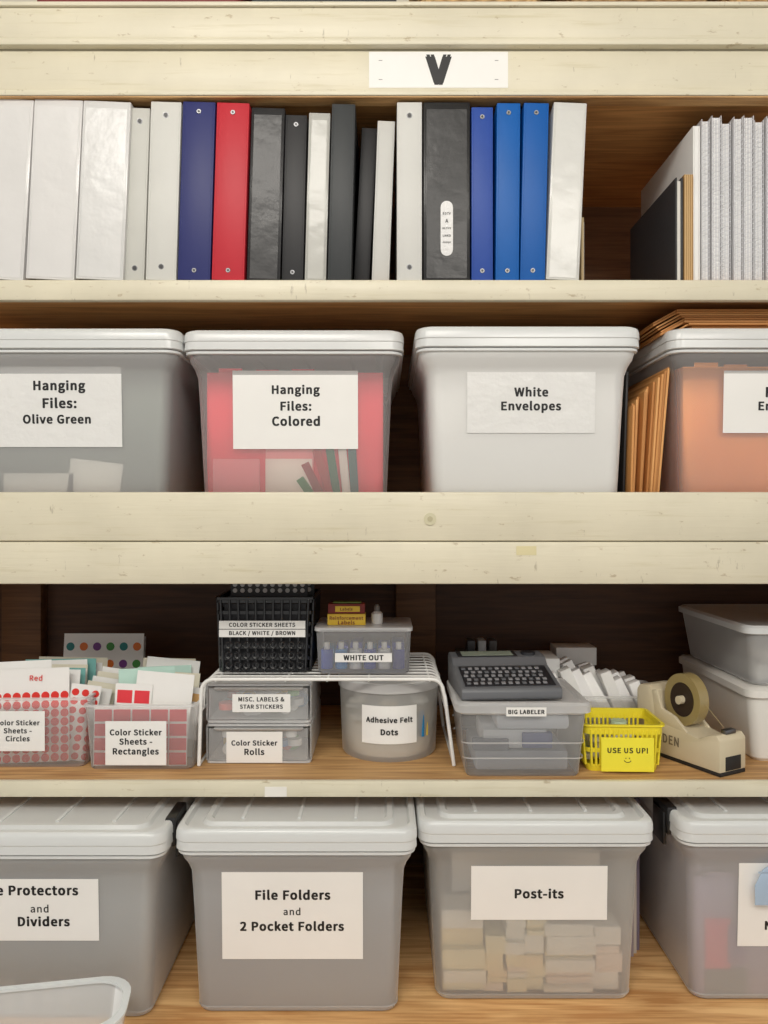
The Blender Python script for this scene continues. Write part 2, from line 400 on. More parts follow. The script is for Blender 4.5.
def c_fold(b): sheets([(124,126,132),(136,138,142),(116,119,124)],h=.235)(b)
def c_post(b):
    cs=[(252,234,186),(253,249,238),(248,226,180),(250,240,200),(246,228,210)]
    for y in (.040,.12,.20,.29):
        x=-.145
        while x<.125:
            w=random.choice((.032,.045,.07,.08)); w=min(w,.145-x)
            z=.006; top=random.uniform(.095,.135)
            while z<top:
                h=random.choice((.008,.012,.02,.03)); c=random.choice(cs); o=random.uniform(-.004,.004)
                xa_=max(-.146,x+o)
                b.box(xa_,min(.146,x+w-.001+o),y+random.uniform(0,.014),y+.07,z,z+h-.0005,mat('postit_%d_%d_%d'%c,c,.7),.0008)
                z+=h
            x+=w
    b.box(-.125,.125,.10,.38,.14,.205,mat('carton_pale',(222,216,206),.7),.002)
    b.box(.03,.09,.045,.09,.137,.16,mat('carton_pale',(222,216,206),.7),.002)
def c_name(b):
    sheets([(168,150,178),(176,158,184),(158,144,170)],h=.20)(b)
    b.box(-.135,-.095,.0325,.036,.01,.13,mat('pack_pink',(230,90,128),.6)); b.box(-.135,-.07,.031,.0345,.006,.05,mat('pack_gray',(110,110,115),.6)); b.box(-.10,-.07,.031,.0345,.06,.12,mat('pack_purple',(130,90,150),.6))
tote('plastic_file_tote',66,1.27,Z2,(-8,122,367,447,[('Hanging',60,387,52),('Files:',60,403,34),('Olive Green',57,419,68)]),c_olive,tape=True)
tote('plastic_file_tote',292.5,1.282,Z2,(233,358,371,449,[('Hanging',296,391,48),('Files:',296,406,31),('Colored',296,421,48)]),c_color,body=frost('frosted_plastic_thin',(250,248,248),.25,rough=.3,trl=.1))
tote('plastic_file_tote',529.5,1.256,Z2,(467,595,370,433,[('White',531,392,34),('Envelopes',531,407,60)]),c_white,tape=True,body=frost('frosted_plastic_milky',(252,252,250),.68,rough=.3,trl=.04))
tote('plastic_file_tote',783,1.268,Z2,(723,851,371,433,[('Manila',787,392,44),('Envelopes',788,407,60)]),c_orange,body=MC['frosted_plastic_thin'])
tote('plastic_file_tote',40,1.155,ZB,(-22,99,878,941,[('Page Protectors',26,891,106),('and',40,908,18),('Dividers',44,921,52)]),c_prot,latch=(1,))
tote('plastic_file_tote',295,1.168,ZB,(222,363,871,960,[('File Folders',293,894,75),('and',292,911,17),('2 Pocket Folders',292,926,104)]),c_fold)
tote('plastic_file_tote',538,1.198,ZB,(471,607,865,920,[('Post-its',539,893,49)]),c_post,body=frost('frosted_plastic_light',(250,250,248),.30,rough=.3,trl=.1))
tote('plastic_file_tote',801,1.198,ZB,(738,860,862,947,[('Index',800,905,40),('Name Tags',798,927,66)]),c_name,latch=(-1,))
b=B('plastic_sleeve'); SL=frost('sleeve_blue',(205,225,245),.55,rough=.1)
b.loft([rr(0,0,.10,.0016,.0007,0,2),rr(0,0,.10,.0016,.0007,.03,2),rr(.006,0,.088,.0016,.0007,.055,2),rr(.012,0,.07,.0016,.0007,.066,2)],SL)
b.box(-.045,.045,-.0012,-.0008,.05,.053,SL); b.done(loc=(X(760,1.2)+.045,Y(1.2)+.006,Z(907,1.2)))

b=B('manila_envelope_stack')
oc=[mat('manila_a',(206,146,84),.65),mat('manila_b',(186,128,70),.65),mat('manila_c',(218,162,100),.65)]
for i in range(13):
    M=Matrix.Translation((i*.0042,random.uniform(0,.04),0))@Matrix.Rotation(.03+.005*i,4,'Y')
    b.box(0,.0038,0,.32,0,.175+.006*i,oc[i%3],.0006,M=M)
b.box(-.007,-.003,.02,.33,0,.235,mat('black_folder',(34,32,32),.5),.0006,M=TR(0,0,0,0,.03))
b.done(loc=(.416,Y(1.30),Z2))
b=B('manila_envelope_pile')
zt=Z2+HT+.0005
for i in range(11):
    o=random.uniform(-.008,.008)-i*.002
    y0=random.uniform(0,.01)
    b.box(-.16+o,.16+o,y0,.30,i*.0035,i*.0035+.0030,oc[i%3],.0006)
    M=Matrix.Translation((-.16+o,0,i*.0035+.0028))@Matrix.Rotation(-.5,4,'Y')
    b.box(-.045,0.002,y0+.004,.30,-.0028,0,oc[i%3],.0006,M=M)
b.done(loc=(X(786,1.3),Y(1.292),zt))
b=B('magazine_file')
for i in range(3):
    b.box(i*.0085,i*.0085+.007,i*.01,.28,0,.27,mat('sorter_%d'%i,[(160,150,158),(205,198,190),(132,122,142)][i],.6),.001)
b.done(loc=(.4315,.10,ZB))

# ---------------- shelf 3 contents ----------------
def tray(b,w,dp,h,m,t=.0018,taper=.006,r=.012,rm=None):
    def ring(i,z): return rr(0,dp/2,w-2*i,dp-2*i,r,z,6)
    b.loft([ring(taper+.002,0),ring(taper,.003),ring(0,h)],m,True,False)
    b.loft([ring(0,h),ring(-.003,h+.001),ring(-.003,h+.004),ring(t,h+.0045),ring(t,h)],rm or CLEARLID,False,False)
RED=mat('red_dot',(222,48,40),.5); PINKR=mat('red_rect',(226,56,66),.5)
def dot_sheet(b,w,h,M,m,nx,ny,r,rect=False,pal=None,top=.2):
    b.box(-w/2,w/2,0,.0006,0,h,PAPER,M=M)
    for i in range(nx):
        for j in range(ny):
            x=-w/2+w*(i+.5)/nx; z=(h*(1-top))*(j+.5)/ny
            mm=m if pal is None else pal[(i+j*2)%len(pal)]
            if rect: b.box(x-r,x+r,-.0003,0,z-r*.7,z+r*.7,mm,M=M)
            else: b.cyl((x,-.0003,z),(x,0,z),r,mm,14,M=M)
TEAL=mat('sheet_teal',(120,180,175),.6); SCREAM=mat('sheet_cream',(225,220,200),.6)
d=1.31; s=d/F
b=B('sticker_sheet_tray'); w=115*s; tray(b,w,.19,68*s,CLEAR)
cx=X(28,d)
dot_sheet(b,.150,.160,TR(-.012,.018,.004,-.10,-.04),RED,9,8,.0072,top=.25)
b.text('Red',.022,TR(-.0,.030,.148,-.1),RED,.01)
b.box(-.066,.05,0,.0006,0,.172,PAPER,M=TR(-.02,.026,.004,-.1,-.05))
for i in range(8):
    M=TR(random.uniform(-.01,.01),.035+i*.016,.004,-.12+random.uniform(-.03,.03),random.uniform(-.04,.04))
    b.box(-.066,.066,0,.0008,0,.15+random.uniform(0,.012),[PAPER,TEAL,PAPER,SCREAM][i%4],M=M)
pal=[mat('dot_teal',(30,130,130),.5),mat('dot_orange',(230,120,40),.5),mat('dot_purple',(120,60,140),.5),mat('dot_green',(70,150,70),.5)]
dot_sheet(b,.05,.132,TR(.066,.030,.004,-.03,.16,.2),RED,3,8,.0062,top=.05)
for k in range(5): b.box(-.02,.03,0,.0006,0,.125+.006*k,[PAPER,SCREAM][k%2],M=TR(.07+.003*k,.045+.012*k,.004,-.05,.2,.2))
L=[('Color Sticker',0,.0145,44*s),('Sheets -',0,.001,28*s),('Circles',0,-.0125,24*s)]
b.label((18-28)*s,-.0005,Z(731,d)-Z3,54*s,40*s,L,bold=.024)
b.done(loc=(cx,Y(d),Z3))
b=B('colored_dot_sheet')
dot_sheet(b,.165,.185,TR(0,0,.002,-.12),None,6,5,.0085,pal=pal,top=.05)
for i in range(6): b.box(-.08,.08,.004+i*.003,.0055+i*.003,0,.18,PAPER,M=TR(0,0,0,-.12))
b.box(-.085,.085,-.06,.04,0,.03,CLEAR,.003)
b.done(loc=(X(93,1.53),Y(1.57),Z3))
d=1.30; s=d/F
b=B('sticker_sheet_tray'); w=111*s; tray(b,w,.17,63*s,CLEAR)
dot_sheet(b,.160,.100,TR(-.003,.012,.004,-.05),PINKR,5,4,.0145,rect=True,top=.03)
for i in range(9):
    M=TR(random.uniform(-.01,.02),.03+i*.014,.004,-.15+random.uniform(-.05,.05),random.uniform(-.05,.10))
    b.box(-.045,.055,0,.0008,0,.125+random.uniform(0,.035),[PAPER,mat('sheet_mint',(190,222,210),.6),PAPER,SCREAM,TEAL][i%5],M=M)
GOLDR=mat('sheet_gold',(215,170,110),.5)
for k,(sx,rot,cc) in enumerate(((-.03,.04,PINKR),(.018,.10,RED),(.045,.14,GOLDR))):
    b.box(-.030,.034,0,.0008,.04,.138-.004*k,PAPER,M=TR(sx,.028+.012*k,.0,-.1,rot))
    b.box(-.026,.0,-.0005,.0,.105,.127-.004*k,cc,M=TR(sx,.028+.012*k,.0,-.1,rot))
    b.box(.004,.030,-.0005,.0,.105,.127-.004*k,cc,M=TR(sx,.028+.012*k,.0,-.1,rot))
L=[('Color Sticker',0,.0215,52*s),('Sheets -',0,.006,33*s),('Rectangles',0,-.012,46*s)]
b.label((136.5-140)*s,-.0005,Z(743,d)-Z3,61*s,44*s,[(a,q,z-.003,ww) for a,q,z,ww in L],bold=.026)
b.done(loc=(X(139.5,d),Y(d),Z3))

WIRE=mat('white_coated_wire',(236,236,233),.35)
b=B('wire_shelf_rack'); d=1.32
xa=X(198,d); xb=X(456,d); zt=.150; dep=.235
def arch(y,full):
    lo=0.002 if full else zt-.055
    xa2=xa+.006; xb2=xb-.022
    def flare(x,z,sg): return x+sg*(zt-z)*.1
    P=[(flare(xa2,lo,-.3),y,lo),(flare(xa2,zt-.03,-.3),y,zt-.03)]
    for i in range(1,6):
        a=math.pi/2*i/5; P.append((xa2+.02*(1-math.cos(a)),y,zt-.02+.02*math.sin(a)))
    for i in range(0,6):
        a=math.pi/2*(1-i/5); P.append((xb2-.02*(1-math.cos(a)),y,zt-.02+.02*math.sin(a)))
    P+=[(flare(xb2,zt-.03,1.0),y,zt-.03),(flare(xb2,lo,1.25),y,lo)]
    return P
for y in (0,dep): b.tube(arch(y,True),.0032,WIRE,8)
n=9
for i in range(1,n): b.tube(arch(dep*i/n,False),.0016,WIRE,6)
for x in (xa+.03,xa+.15,(xa+xb)/2,xb-.15,xb-.045): b.tube([(x,0,zt-.0028),(x,dep,zt-.0028)],.002,WIRE,6)
for x,z in ((xa+.0045,zt-.055),(xb-.0165,zt-.055)): b.tube([(x,0,z),(x,dep,z)],.002,WIRE,6)
for x in (xa+.0015,xb-.0035): b.tube([(x,0,.0028),(x,dep,.0028)],.0026,WIRE,6)
b.done(loc=(0,Y(d),Z3))
ZR=Z3+zt+.0032

d=1.335; s=d/F
b=B('plastic_drawer_unit'); w=104*s
for k in range(2):
    z0=.001+k*.070
    b.loft([rr(0,.1,w,.20,.008,z0,3),rr(0,.1,w,.20,.008,z0+.004,3)],CLEARLID,True,True)
    b.loft([rr(0,.1,w,.20,.008,z0+.064,3),rr(0,.1,w,.20,.008,z0+.068,3)],CLEARLID,True,True)
    for sx in (-1,1): b.box(sx*w/2-.0015,sx*w/2+.0015,.005,.195,z0+.004,z0+.064,CLEAR)
    b.loft([rr(0,.0015,w-.008,.003,.001,z0+.006,2),rr(0,.0015,w-.008,.003,.001,z0+.060,2)],CLEAR)
    b.loft([rr(0,.006,w-.03,.012,.004,z0+.056,3),rr(0,.002,w-.026,.02,.004,z0+.061,3)],CLEARLID,True,True)
    for i in range(30):
        c=random.choice([(230,80,50),(40,120,180),(240,200,60),(245,243,238),(245,243,238),(210,210,210),(100,170,80),(245,243,238)])
        x=random.uniform(-w/2+.025,w/2-.025); y=random.uniform(.015,.11); r=random.uniform(.008,.015)
        if i%2: b.cyl((x,y,z0+.006+.012*(i%4)),(x,y,z0+.017+.012*(i%4)),r,mat('roll_%d_%d_%d'%c,c,.5),20)
        else: b.cyl((x,y,z0+.006+r),(x,y+.014,z0+.006+r),r,mat('roll_%d_%d_%d'%c,c,.5),20)
    b.box(-w/2+.01,w/2-.01,.13,.18,z0+.006,z0+.05,mat('roll_245_243_238',(245,243,238),.5),.002)
L=[('MISC. LABELS &',0,.008,46*s),('STAR STICKERS',0,-.007,43*s)]
b.label((260-257)*s,-.0008,Z(703,d)-Z3,58*s,18*s,[(a,x,z*.85,ww) for a,x,z,ww in L],bold=.024)
L=[('Color Sticker',0,.011,46*s),('Rolls',0,-.011,20*s)]
b.label((253-257)*s,-.0008,Z(747,d)-Z3,56*s,31*s,[(a,x,z*.7,ww) for a,x,z,ww in L],bold=.026)
b.done(loc=(X(258.5,d),Y(d),Z3))

b=B('round_plastic_tub'); dc=1.425; r=52.5*1.36/F
TUB=frost('tub_plastic',(250,250,247),.32,trl=.1)
b.lathe([(r*.90,0),(r*.93,.004),(r*.98,.125)],TUB,cap0=True)
b.lathe([(r*.98,.120),(r*1.01,.121),(r*1.02,.136),(r*1.0,.139),(r*.93,.139),(r*.9,.135),(.0005,.135)],CLEARLID,cap1=True)
b.lathe([(r*.80,.005),(r*.86,.03),(r*.86,.074),(r*.7,.08),(.0005,.082)],mat('felt_tan',(244,241,230),.9),cap0=True)
for k in range(26):
    a=2*math.pi*k/26+.1
    b.cyl((r*.74*math.cos(a),r*.74*math.sin(a),.06+.012*(k%4)),(r*.74*math.cos(a),r*.74*math.sin(a),.066+.012*(k%4)),.016,mat('felt_%d'%(k%3),[(236,232,218),(205,188,158),(242,242,236)][k%3],.9),16)
b.cyl((r*.62,-r*.66,.04),(r*.62,-r*.66,.085),.005,mat('felt_blue',(30,120,170),.7))
b.cyl((r*.70,-r*.58,.04),(r*.70,-r*.58,.08),.004,mat('felt_yellow',(220,190,60),.7))
s=1.36/F
n=12; hw=28.5*s; R=r*.985
for i in range(n):
    a0=-hw/R+2*hw/R*i/n; a1=-hw/R+2*hw/R*(i+1)/n
    bm=bmesh.new(); z0,z1=.034,.100
    vs=[bm.verts.new((R*math.sin(a),-R*math.cos(a),z)) for a,z in ((a0,z0),(a1,z0),(a1,z1),(a0,z1))]
    bm.faces.new(vs); b.put(bm,PAPER)
def curved_text(t,w,z):
    tmp=B('x'); tmp.text(t,w,Matrix.Identity(4),INK,.028)
    for v in tmp.bm.verts:
        a=v.co.x/R; v.co=Vector(((R+.0012)*math.sin(a),-(R+.0012)*math.cos(a),v.co.z+z))
    b.put(tmp.bm,INK)
curved_text('Adhesive Felt',47*s,.076); curved_text('Dots',17*s,.055)
b.done(loc=(X(389,dc),Y(dc),Z3))

d=1.365; s=d/F
b=B('black_perforated_basket'); w=97*s; h=74*s; dp=.15
BS=mat('black_basket_plastic',(30,31,34),.28,coat=.3)
for k in range(7):
    z=.004+(h-.01)*k/6
    b.loft([rr(0,dp/2,w-.012*(1-k/6),dp,.01,z-.003,4),rr(0,dp/2,w-.012*(1-k/6),dp,.01,z+.003,4)],BS,False,False)
for i in range(11):
    x=(-.5+i/10)*(w-.016)
    for y in (0,dp): b.tube([(x*.93,y,0),(x,y,h)],.0026,BS,6)
for i in range(9):
    y=.012+(dp-.024)*i/8
    for sx in (-1,1): b.tube([(sx*(w/2-.006),y,0),(sx*w/2,y,h)],.0026,BS,6)
b.loft([rr(0,dp/2,w-.02,dp-.01,.008,0,4),rr(0,dp/2,w-.02,dp-.01,.008,.003,4)],BS)
b.loft([rr(0,dp/2,w,dp,.01,h-.004,4),rr(0,dp/2,w+.006,dp+.006,.012,h-.003,4),rr(0,dp/2,w+.006,dp+.006,.012,h+.001,4),rr(0,dp/2,w-.004,dp-.004,.01,h+.001,4)],BS,False,False)
dk=mat('black_card',(40,40,44),.45)
for i in range(8): b.box(-w/2+.012,w/2-.014,.012+i*.015,.014+i*.015,.004,h-.012+.004*(i%3),[dk,mat('brown_card',(90,70,55),.6),dk][i%3])
for y,x0 in ((.05,.0),(.07,.01),(.09,-.005)):
    b.box(-.07+x0,.072+x0,y,y+.001,.004,h+.024,dk)
    for i in range(10):
        for j in range(2): b.cyl((-.062+x0+.0138*i,y-.0006,h+.008+.011*j),(-.062+x0+.0138*i,y,h+.008+.011*j),.0042,mat('dot_grey',(200,200,200),.4),12)
b.label((262-264)*s,-.0035,Z(624.5,d)-ZR,86*s,8*s,[('COLOR STICKER SHEETS',0,0,66*s)],bold=.024)
b.label((262-264)*s,-.0035,Z(633,d)-ZR,86*s,7.5*s,[('BLACK / WHITE / BROWN',0,0,66*s)],bold=.024)
for i in range(9):
    for j in range(3):
        x=(-.5+(i+.5)/9)*(w-.03); z=.012+j*.018
        b.lathe([(.0035,0),(.006,.0015),(.0075,0)],BS,M=TR(x,-.002,z,math.pi/2),n=12)
b.done(loc=(X(264.5,d),Y(d),ZR))

d=1.352; s=d/F
b=B('small_clear_box'); w=95*s; h=44*s; dp=.13
tray(b,w,dp,h-.004,CLEAR,r=.01,taper=.003)
cs=[(20,80,200),(40,150,225),(248,248,248),(10,60,190),(248,248,244),(20,40,150)]
for i in range(6):
    x=-w/2+.018+i*.0255
    c=cs[i]
    b.cyl((x,.018,.006),(x,.018,.040),.011,mat('bottle_%d_%d_%d'%c,c,.4),16); b.cyl((x,.018,.040),(x,.018,.052),.005,WHITEP,12)
    b.box(x-.011,x+.011,.045,.11,.006,.035+.006*(i%3),mat('bottle_%d_%d_%d'%cs[(i*2+1)%6],cs[(i*2+1)%6],.4),.002)
b.loft([rr(0,dp/2,w+.002,dp+.002,.01,h-.003,3),rr(0,dp/2,w+.006,dp+.006,.01,h-.002,3),rr(0,dp/2,w+.006,dp+.006,.01,h+.003,3),rr(0,dp/2,w,dp,.01,h+.0035,3)],CLEARLID,False,True)
b.label(0,-.0012,Z(657.5,d)-ZR,57*s,9*s,[('WHITE OUT',0,0,40*s)],bold=.03)
b.done(loc=(X(363.5,d),Y(d),ZR))
zc=ZR+h+.004
b=B('reinforcement_label_box')
yb=mat('box_yellow',(236,196,60),.5); rb=mat('box_darkred',(130,40,32),.5)
b.box(0,.068,0,.03,0,.020,yb,.001); b.box(.001,.067,.001,.029,.0205,.038,rb,.001); b.box(.014,.058,-.0006,.001,.024,.034,yb)
b.text('Reinforcement',.06,TR(.034,-.0006,.013),rb,.02); b.text('Labels',.03,TR(.034,-.0006,.005),rb,.02); b.text('Labels',.022,TR(.034,-.0009,.029),rb,.02)
b.box(.010,.060,0.005,.025,.039,.0405,mat('box_green',(120,150,60),.5))
b.done(loc=(X(328,1.39),Y(1.375),zc))
b=B('glue_bottle'); b.lathe([(.010,0),(.0105,.002),(.0105,.018),(.006,.022)],WHITEP,cap0=True,n=20); b.lathe([(.0055,.022),(.0055,.030),(.003,.034),(.0005,.034)],mat('grey_cap',(120,115,110),.4),cap1=True,n=16)
b.done(loc=(X(377,1.41),Y(1.40),zc))

d=1.262; s=d/F
b=B('clear_latch_box'); w=132*s; h=.108; dp=.19
b.loft([rr(0,dp/2,w-.034,dp-.02,.012,0,4),rr(0,dp/2,w-.028,dp-.014,.014,.004,4),rr(0,dp/2,w-.008,dp-.003,.014,h,4)],CLEAR,True,False)
for z in (.03,.055): b.loft([rr(0,dp/2,w-.022+z*.15,dp-.008,.013,z,4),rr(0,dp/2,w-.020+z*.15,dp-.006,.013,z+.003,4)],CLEARLID,False,False)
b.loft([rr(0,dp/2,w-.006,dp,.016,h-.004,4),rr(0,dp/2,w+.008,dp+.012,.018,h,4),rr(0,dp/2,w+.008,dp+.012,.018,h+.012,4),rr(0,dp/2,w,dp+.004,.016,h+.016,4),rr(0,dp/2,w-.02,dp-.016,.014,h+.016,4),rr(0,dp/2,w-.024,dp-.02,.014,h+.012,4)],CLEARLID,False,True)
b.box(-w*.36,w*.36,.02,.16,.006,.04,mat('kit_grey',(176,180,190),.5),.006); b.box(-w*.3,w*.2,.02,.12,.042,.075,mat('kit_lt',(215,218,222),.5),.006)
b.box(-w*.38,-w*.1,.015,.03,.04,.06,mat('kit_dark',(110,114,128),.5),.003); b.box(-w*.2,w*.36,.012,.10,.076,.1,mat('kit_lt2',(200,204,210),.5),.006)
b.box(.0,.05,.013,.03,.045,.07,mat('kit_blue',(80,96,150),.5),.002)
b.label(1.5*s,-.0075,h+.003,40*s,9*s,[('BIG LABELER',0,0,36*s)],bold=.03)
b.done(loc=(X(524,d),Y(d),Z3)); ztop=Z3+h+.0165
b=B('label_maker')
gm=mat('labeler_grey',(104,106,110),.4); kd=mat('labeler_dark',(42,43,47),.35); kk=mat('labeler_key',(142,142,145),.4)
hw=.085
b.prism([(0,.004),(.004,0),(.145,0),(.15,.006),(.15,.050),(.143,.056),(.105,.052),(.09,.041),(.004,.020),(0,.015)],-hw,hw,gm,bev=.002)
an=math.atan2(.021,.086)
M=Matrix.Translation((0,.004,.0203))@Matrix.Rotation(an,4,'X')
b.box(-hw+.008,hw-.008,.006,.082,0,.0012,kd,.0005,M=M)
for j in range(5):
    for i in range(13):
        x=-hw+.015+i*.0118+(j%2)*.003; y=.014+j*.0140
        if x>hw-.014: continue
        b.box(x-.0036,x+.0036,y-.0036,y+.0036,.001,.0034,kk if (i*3+j)%4 else gm,.001,M=M)
M=Matrix.Translation((0,.106,.0526))@Matrix.Rotation(math.atan2(.004,.038),4,'X')
b.box(-hw+.012,.035,.001,.034,0,.0012,mat('lcd_bezel',(45,46,48),.2),.0004,M=M)
b.box(-hw+.02,.028,.005,.030,.0012,.0018,mat('lcd',(145,155,140),.15),M=M)
b.cyl((.058,.124,.052),(.058,.124,.058),.013,kd,24)
b.done(loc=(X(512,1.28),Y(1.275),ztop),rz=math.radians(4))

d=1.2875; s=d/F
YEL=mat('yellow_plastic',(240,222,50),.4)
b=B('yellow_basket'); w=80*s; h=.078; dp=.11
def yr(i,z): return rr(0,dp/2,w-2*i,dp-2*i,.012,z,4)
b.loft([yr(.009,0),yr(.008,.003),yr(.0065,.012),yr(.0085,.012),yr(.0095,.004)],YEL,True,True)
b.loft([yr(.0015,h-.014),yr(.0,h-.002),yr(-.003,h),yr(-.003,h+.003),yr(.002,h+.003),yr(.003,h-.014)],YEL,False,False)
b.loft([yr(.0046,h*.42),yr(.0036,h*.42+.008)],YEL,False,False)
for i in range(15):
    x=(-.5+i/14)*(w-.03)
    for y0,y1 in ((.0065,.0015),(dp-.0065,dp-.0015)): b.tube([(x,y0,.01),(x*1.05,y1,h-.006)],.0022,YEL,6)
for i in range(10):
    y=.014+(dp-.028)*i/9
    for sx in (-1,1): b.tube([(sx*(w/2-.0065),y,.01),(sx*(w/2-.0015),y,h-.006)],.0022,YEL,6)
for i in range(22):
    x=random.uniform(-.045,.045); y=random.uniform(.022,.088)
    c=random.choice([(245,245,240),(235,228,200),(190,210,180),(245,245,240)])
    b.cyl((x,y,.008+.010*(i%6)),(x,y,.017+.010*(i%6)),.014,mat('lab_%d_%d_%d'%c,c,.6),16)
b.label(3*s,-.0036,.032,52*s,34*s,[('USE US UP!',0,.007,40*s)],m=mat('yellow_note',(244,232,60),.5),bold=.022)
b.tube([(3*s+.006*math.sin(a),-.0042,.024-.005*math.cos(a)) for a in [-1.2+2.4*i/8 for i in range(9)]],.0006,INK,4)
for sx in (-1,1): b.cyl((3*s+sx*.003,-.0044,.026),(3*s+sx*.003,-.004,.026),.0009,INK,8)
b.done(loc=(X(624,d),Y(d),Z3),rz=math.radians(-2))

b=B('tape_dispenser')
BG=mat('beige_plastic',(210,198,170),.42); DB=mat('rubber_base',(32,30,30),.6)
hw=.034; SM=Matrix.Diagonal((.95,.90,1.06,1))
prof=[(.200,.006),(.200,.105),(.193,.114),(.172,.116),(.158,.108),(.150,.060),(.085,.056),(.048,.050),(.022,.062),(.008,.064),(0,.056),(.0,.006)]
b.prism(prof,-hw,hw,BG,bev=.003,M=SM)
b.box(-hw+.001,hw-.001,.0,.198,0,.0065,DB,.002,M=SM)
for sx in (-1,1):
    x0,x1=(hw-.008,hw-.0005) if sx>0 else (-hw+.0005,-hw+.008)
    b.prism([(.160,.055),(.165,.108),(.150,.112),(.136,.082),(.105,.074),(.070,.050)],x0,x1,BG,bev=.0015,M=SM)
TP=mat('tape_olive',(158,140,92),.3,coat=.5); CORE=mat('tape_core',(48,34,26),.5)
M=SM@TR(0,.106,.100,0,math.pi/2)
R2=.043
b.lathe([(R2*.66,-.012),(R2,-.012),(R2,.012),(R2*.66,.012),(R2*.66,-.012)],TP,M=M,n=48)
b.lathe([(.0005,-.010),(R2*.65,-.0125),(R2*.65,.0125),(.0005,.010)],CORE,M=M,n=32)
b.cyl((-.022,.106,.100),(.022,.106,.100),.007,BG,20,M=SM)
b.box(-.013,.013,.004,.016,.0635,.070,METAL,.001,M=SM)
b.box(-.02,.02,-.001,.004,.008,.03,DB,.001,M=SM)
b.tube([(0,.106-.043,.100),(0,.02,.070)],.0006,TP,4,M=SM)
b.text('WALDEN',.085,SM@Matrix.Translation((-hw-.0006,.135,.034))@Matrix.Rotation(-math.pi/2,4,'Z'),mat('dark_marker',(120,108,90),.6),.02)
b.done(loc=(X(734,1.275),Y(1.278),Z3),rz=math.radians(28))

b=B('label_tape_bin'); d=1.45; w=104*d/F
tray(b,w,.14,.085,CLEAR)
for i in range(21):
    c=[(250,250,248),(236,236,234),(244,244,244)][i%3]
    M=TR(-w/2+.025+(i%7)*.0235,.016+.040*(i//7),.035,random.uniform(-.2,.0),random.uniform(-.50,-.32))
    b.box(-.010,.011,0,.032,0,.085+.014*(2-abs(i%7-2)*.6)+random.uniform(-.006,.008),mat('smallbox_%d_%d_%d'%c,c,.5),.001,M=M)
for i in range(5): b.box(-w/2+.01+i*.034,-w/2+.04+i*.034,.01,.12,.005,.045,mat('smallbox_236_236_234',(236,236,234),.5),.001)
b.done(loc=(X(617,d),Y(d),Z3))
b=B('small_carton_stack')
for k in range(4):
    for i in range(2):
        c=[(244,244,242),(232,233,232),(222,224,226)][(k+i)%3]
        b.box(i*.055+.003*(k%2),i*.055+.052+.003*(k%2),.004*(k%3),.09,k*.038,k*.038+.037,mat('smallbox_%d_%d_%d'%c,c,.5),.001)
        b.box(i*.055+.008,i*.055+.03,.004*(k%3)-.0004,.004*(k%3),k*.038+.01,k*.038+.022,mat('print_grey',(150,150,155),.6))
b.done(loc=(.233,Y(1.50),Z3))
b=B('small_carton_stack')
for k in range(4):
    b.box(.003*(k%2),.085+.003*(k%2),.002*(k%3),.06,k*.038,k*.038+.037,mat('smallbox_%d_%d_%d'%((244,244,242) if k%2 else (232,233,232)),(238,238,238),.5),.001)
b.done(loc=(.36,Y(1.62),Z3))
b=B('tape_cartridge_case')
b.box(0,.080,0,.09,0,.15,mat('case_grey',(78,80,84),.5),.003)
for i in range(3): b.box(.018+i*.022,.034+i*.022,.01,.05,.1505,.178,mat('gad_%d'%i,[(60,60,62),(175,178,180),(70,66,64)][i],.4),.003)
b.done(loc=(.150,Y(1.54),Z3))
b=B('white_storage_box'); w=.30; x0=.638
WB=frost('milky_plastic',(240,238,232),.92,trl=.05)
b.loft([rr(0,.16,w-.03,.30,.015,0,4),rr(0,.16,w-.02,.31,.018,.006,4),rr(0,.16,w,.32,.018,.112,4)],WB,True,False)
b.loft([rr(0,.16,w+.004,.326,.02,.112,4),rr(0,.16,w+.012,.334,.022,.114,4),rr(0,.16,w+.012,.334,.022,.126,4),rr(0,.16,w,.322,.018,.130,4),rr(0,.16,w-.03,.29,.014,.130,4)],WB,True,True)
b.done(loc=(x0+w/2,Y(1.34),Z3))
b=B('clear_storage_box'); w=.31
b.loft([rr(0,.16,w-.05,.28,.015,0,4),rr(0,.16,w-.04,.29,.018,.005,4),rr(0,.16,w-.016,.315,.018,.092,4)],BODY,True,False)
b.loft([rr(0,.16,w-.012,.318,.02,.092,4),rr(0,.16,w,.326,.022,.094,4),rr(0,.16,w,.326,.022,.104,4),rr(0,.16,w-.012,.316,.018,.108,4),rr(0,.16,w-.03,.30,.014,.106,4)],LID,True,True)
b.box(-.12,.10,.03,.27,.006,.035,mat('odd_grey',(200,198,190),.6),.004)
b.box(-.11,.0,.03,.26,.036,.06,mat('odd_dark',(170,162,150),.6),.004)
b.done(loc=(x0-.008+w/2,Y(1.34),Z3+.1305))

b=B('clear_plastic_bin'); tray(b,.34,.12,.100,frost('bin_clear',(246,250,252),.50,rough=.1),r=.045,taper=.014,t=.006,rm=frost('bin_rim',(240,246,248),.8,rough=.1))
b.done(loc=(-.514,-.272,ZB),rz=math.radians(10))

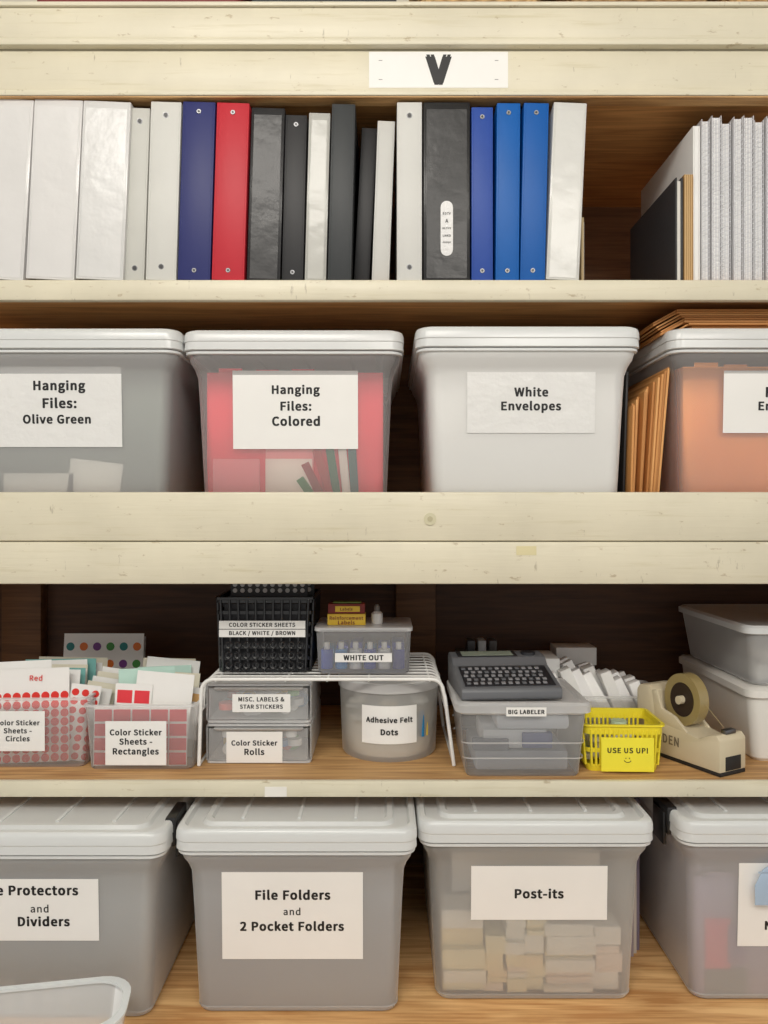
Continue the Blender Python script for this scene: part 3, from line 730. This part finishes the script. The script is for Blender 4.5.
def wicker(x,w,col):
    b=B('wicker_basket'); dp=.26; h=.16
    m1=mat('wicker_%d'%col[0],col,.7,bump=.6,bscale=150,var=.25,vscale=60)
    b.loft([rr(0,dp/2,w-.02,dp-.02,.02,0,4),rr(0,dp/2,w,dp,.03,h,4),rr(0,dp/2,w-.01,dp-.01,.03,h,4),rr(0,dp/2,w-.03,dp-.03,.02,.005,4)],m1,True,True)
    for k in range(12):
        z=.006+k*.0135; ww=w-.02+.02*z/h
        base_=rr(0,dp/2,ww,dp-.02+.02*z/h,.025,z,8)
        P=[]
        for i in range(len(base_)+1):
            a=Vector(base_[i%len(base_)]); c=Vector(base_[(i+1)%len(base_)]); L=(c-a).length; q=max(1,int(L/.012))
            for j in range(q): P.append(a.lerp(c,j/q))
        ctr=Vector((0,dp/2,z))
        P=[p+(p-ctr).normalized()*(.002 if (i+k)%2 else -.001) for i,p in enumerate(P)]
        b.tube(P,.0055,m1,5)
    b.done(loc=(x,.004,2.1215+.0005))
wicker(X(480,1.265),.21,(196,160,110)); wicker(X(640,1.265),.24,(170,132,88)); wicker(X(775,1.265),.16,(190,150,100))
b=B('red_storage_crate'); rm=mat('crate_red',(130,34,42),.5); tray(b,.35,.26,.16,rm,rm=rm)
for k in range(5): b.box(-.17,.17,-.001,.002,.02+k*.028,.03+k*.028,rm,.001)
b.done(loc=(X(140,1.27),.004,2.122))
b=B('dark_book_stack')
for k in range(5):
    b.box(.003*(k%2),.235-.004*(k%3),.002*(k%2),.2,k*.021,k*.021+.002,mat('book_dk_%d'%(k%3),[(34,32,38),(60,30,34),(40,44,52)][k%3],.5))
    b.box(.003*(k%2),.235-.004*(k%3),.002*(k%2),.2,k*.021+.018,k*.021+.02,mat('book_dk_%d'%(k%3),(34,32,38),.5))
    b.box(.006,.228,.004,.196,k*.021+.002,k*.021+.018,mat('binder_pages',(225,222,214)))
    b.box(.003*(k%2),.235-.004*(k%3),.002*(k%2)-.001,.002*(k%2)+.001,k*.021,k*.021+.02,mat('book_dk_%d'%(k%3),(34,32,38),.5))
b.done(loc=(X(254,1.27),.004,2.122))

# ---------------- lights ----------------
def area(name,loc,sx,sy,e,tgt,col=(1,.95,.875)):
    l=bpy.data.lights.new(name,'AREA'); l.shape='RECTANGLE'; l.size=sx; l.size_y=sy; l.energy=e; l.color=col
    o=bpy.data.objects.new(name,l); sc.collection.objects.link(o); o.location=loc
    o.rotation_euler=(Vector(tgt)-Vector(loc)).to_track_quat('-Z','Y').to_euler(); return o
area('ceiling_light_key',(-.5,-2.0,2.84),1.3,.5,42,(-.1,0,1.05))
area('ceiling_light_fill',(.9,-2.8,2.84),1.3,.5,34,(.1,0,.9))
w=bpy.data.worlds.new('w'); sc.world=w; w.use_nodes=True
bg=w.node_tree.nodes['Background']; bg.inputs[0].default_value=(1,.97,.93,1); bg.inputs[1].default_value=.62
cam=bpy.data.cameras.new('camera'); co=bpy.data.objects.new('camera',cam); sc.collection.objects.link(co)
co.location=(0,-1.25,CH); co.rotation_euler=(math.pi/2,0,0)
cam.sensor_fit='VERTICAL'; cam.sensor_height=24; cam.lens=24*F/1024; cam.clip_start=.02
sc.camera=co
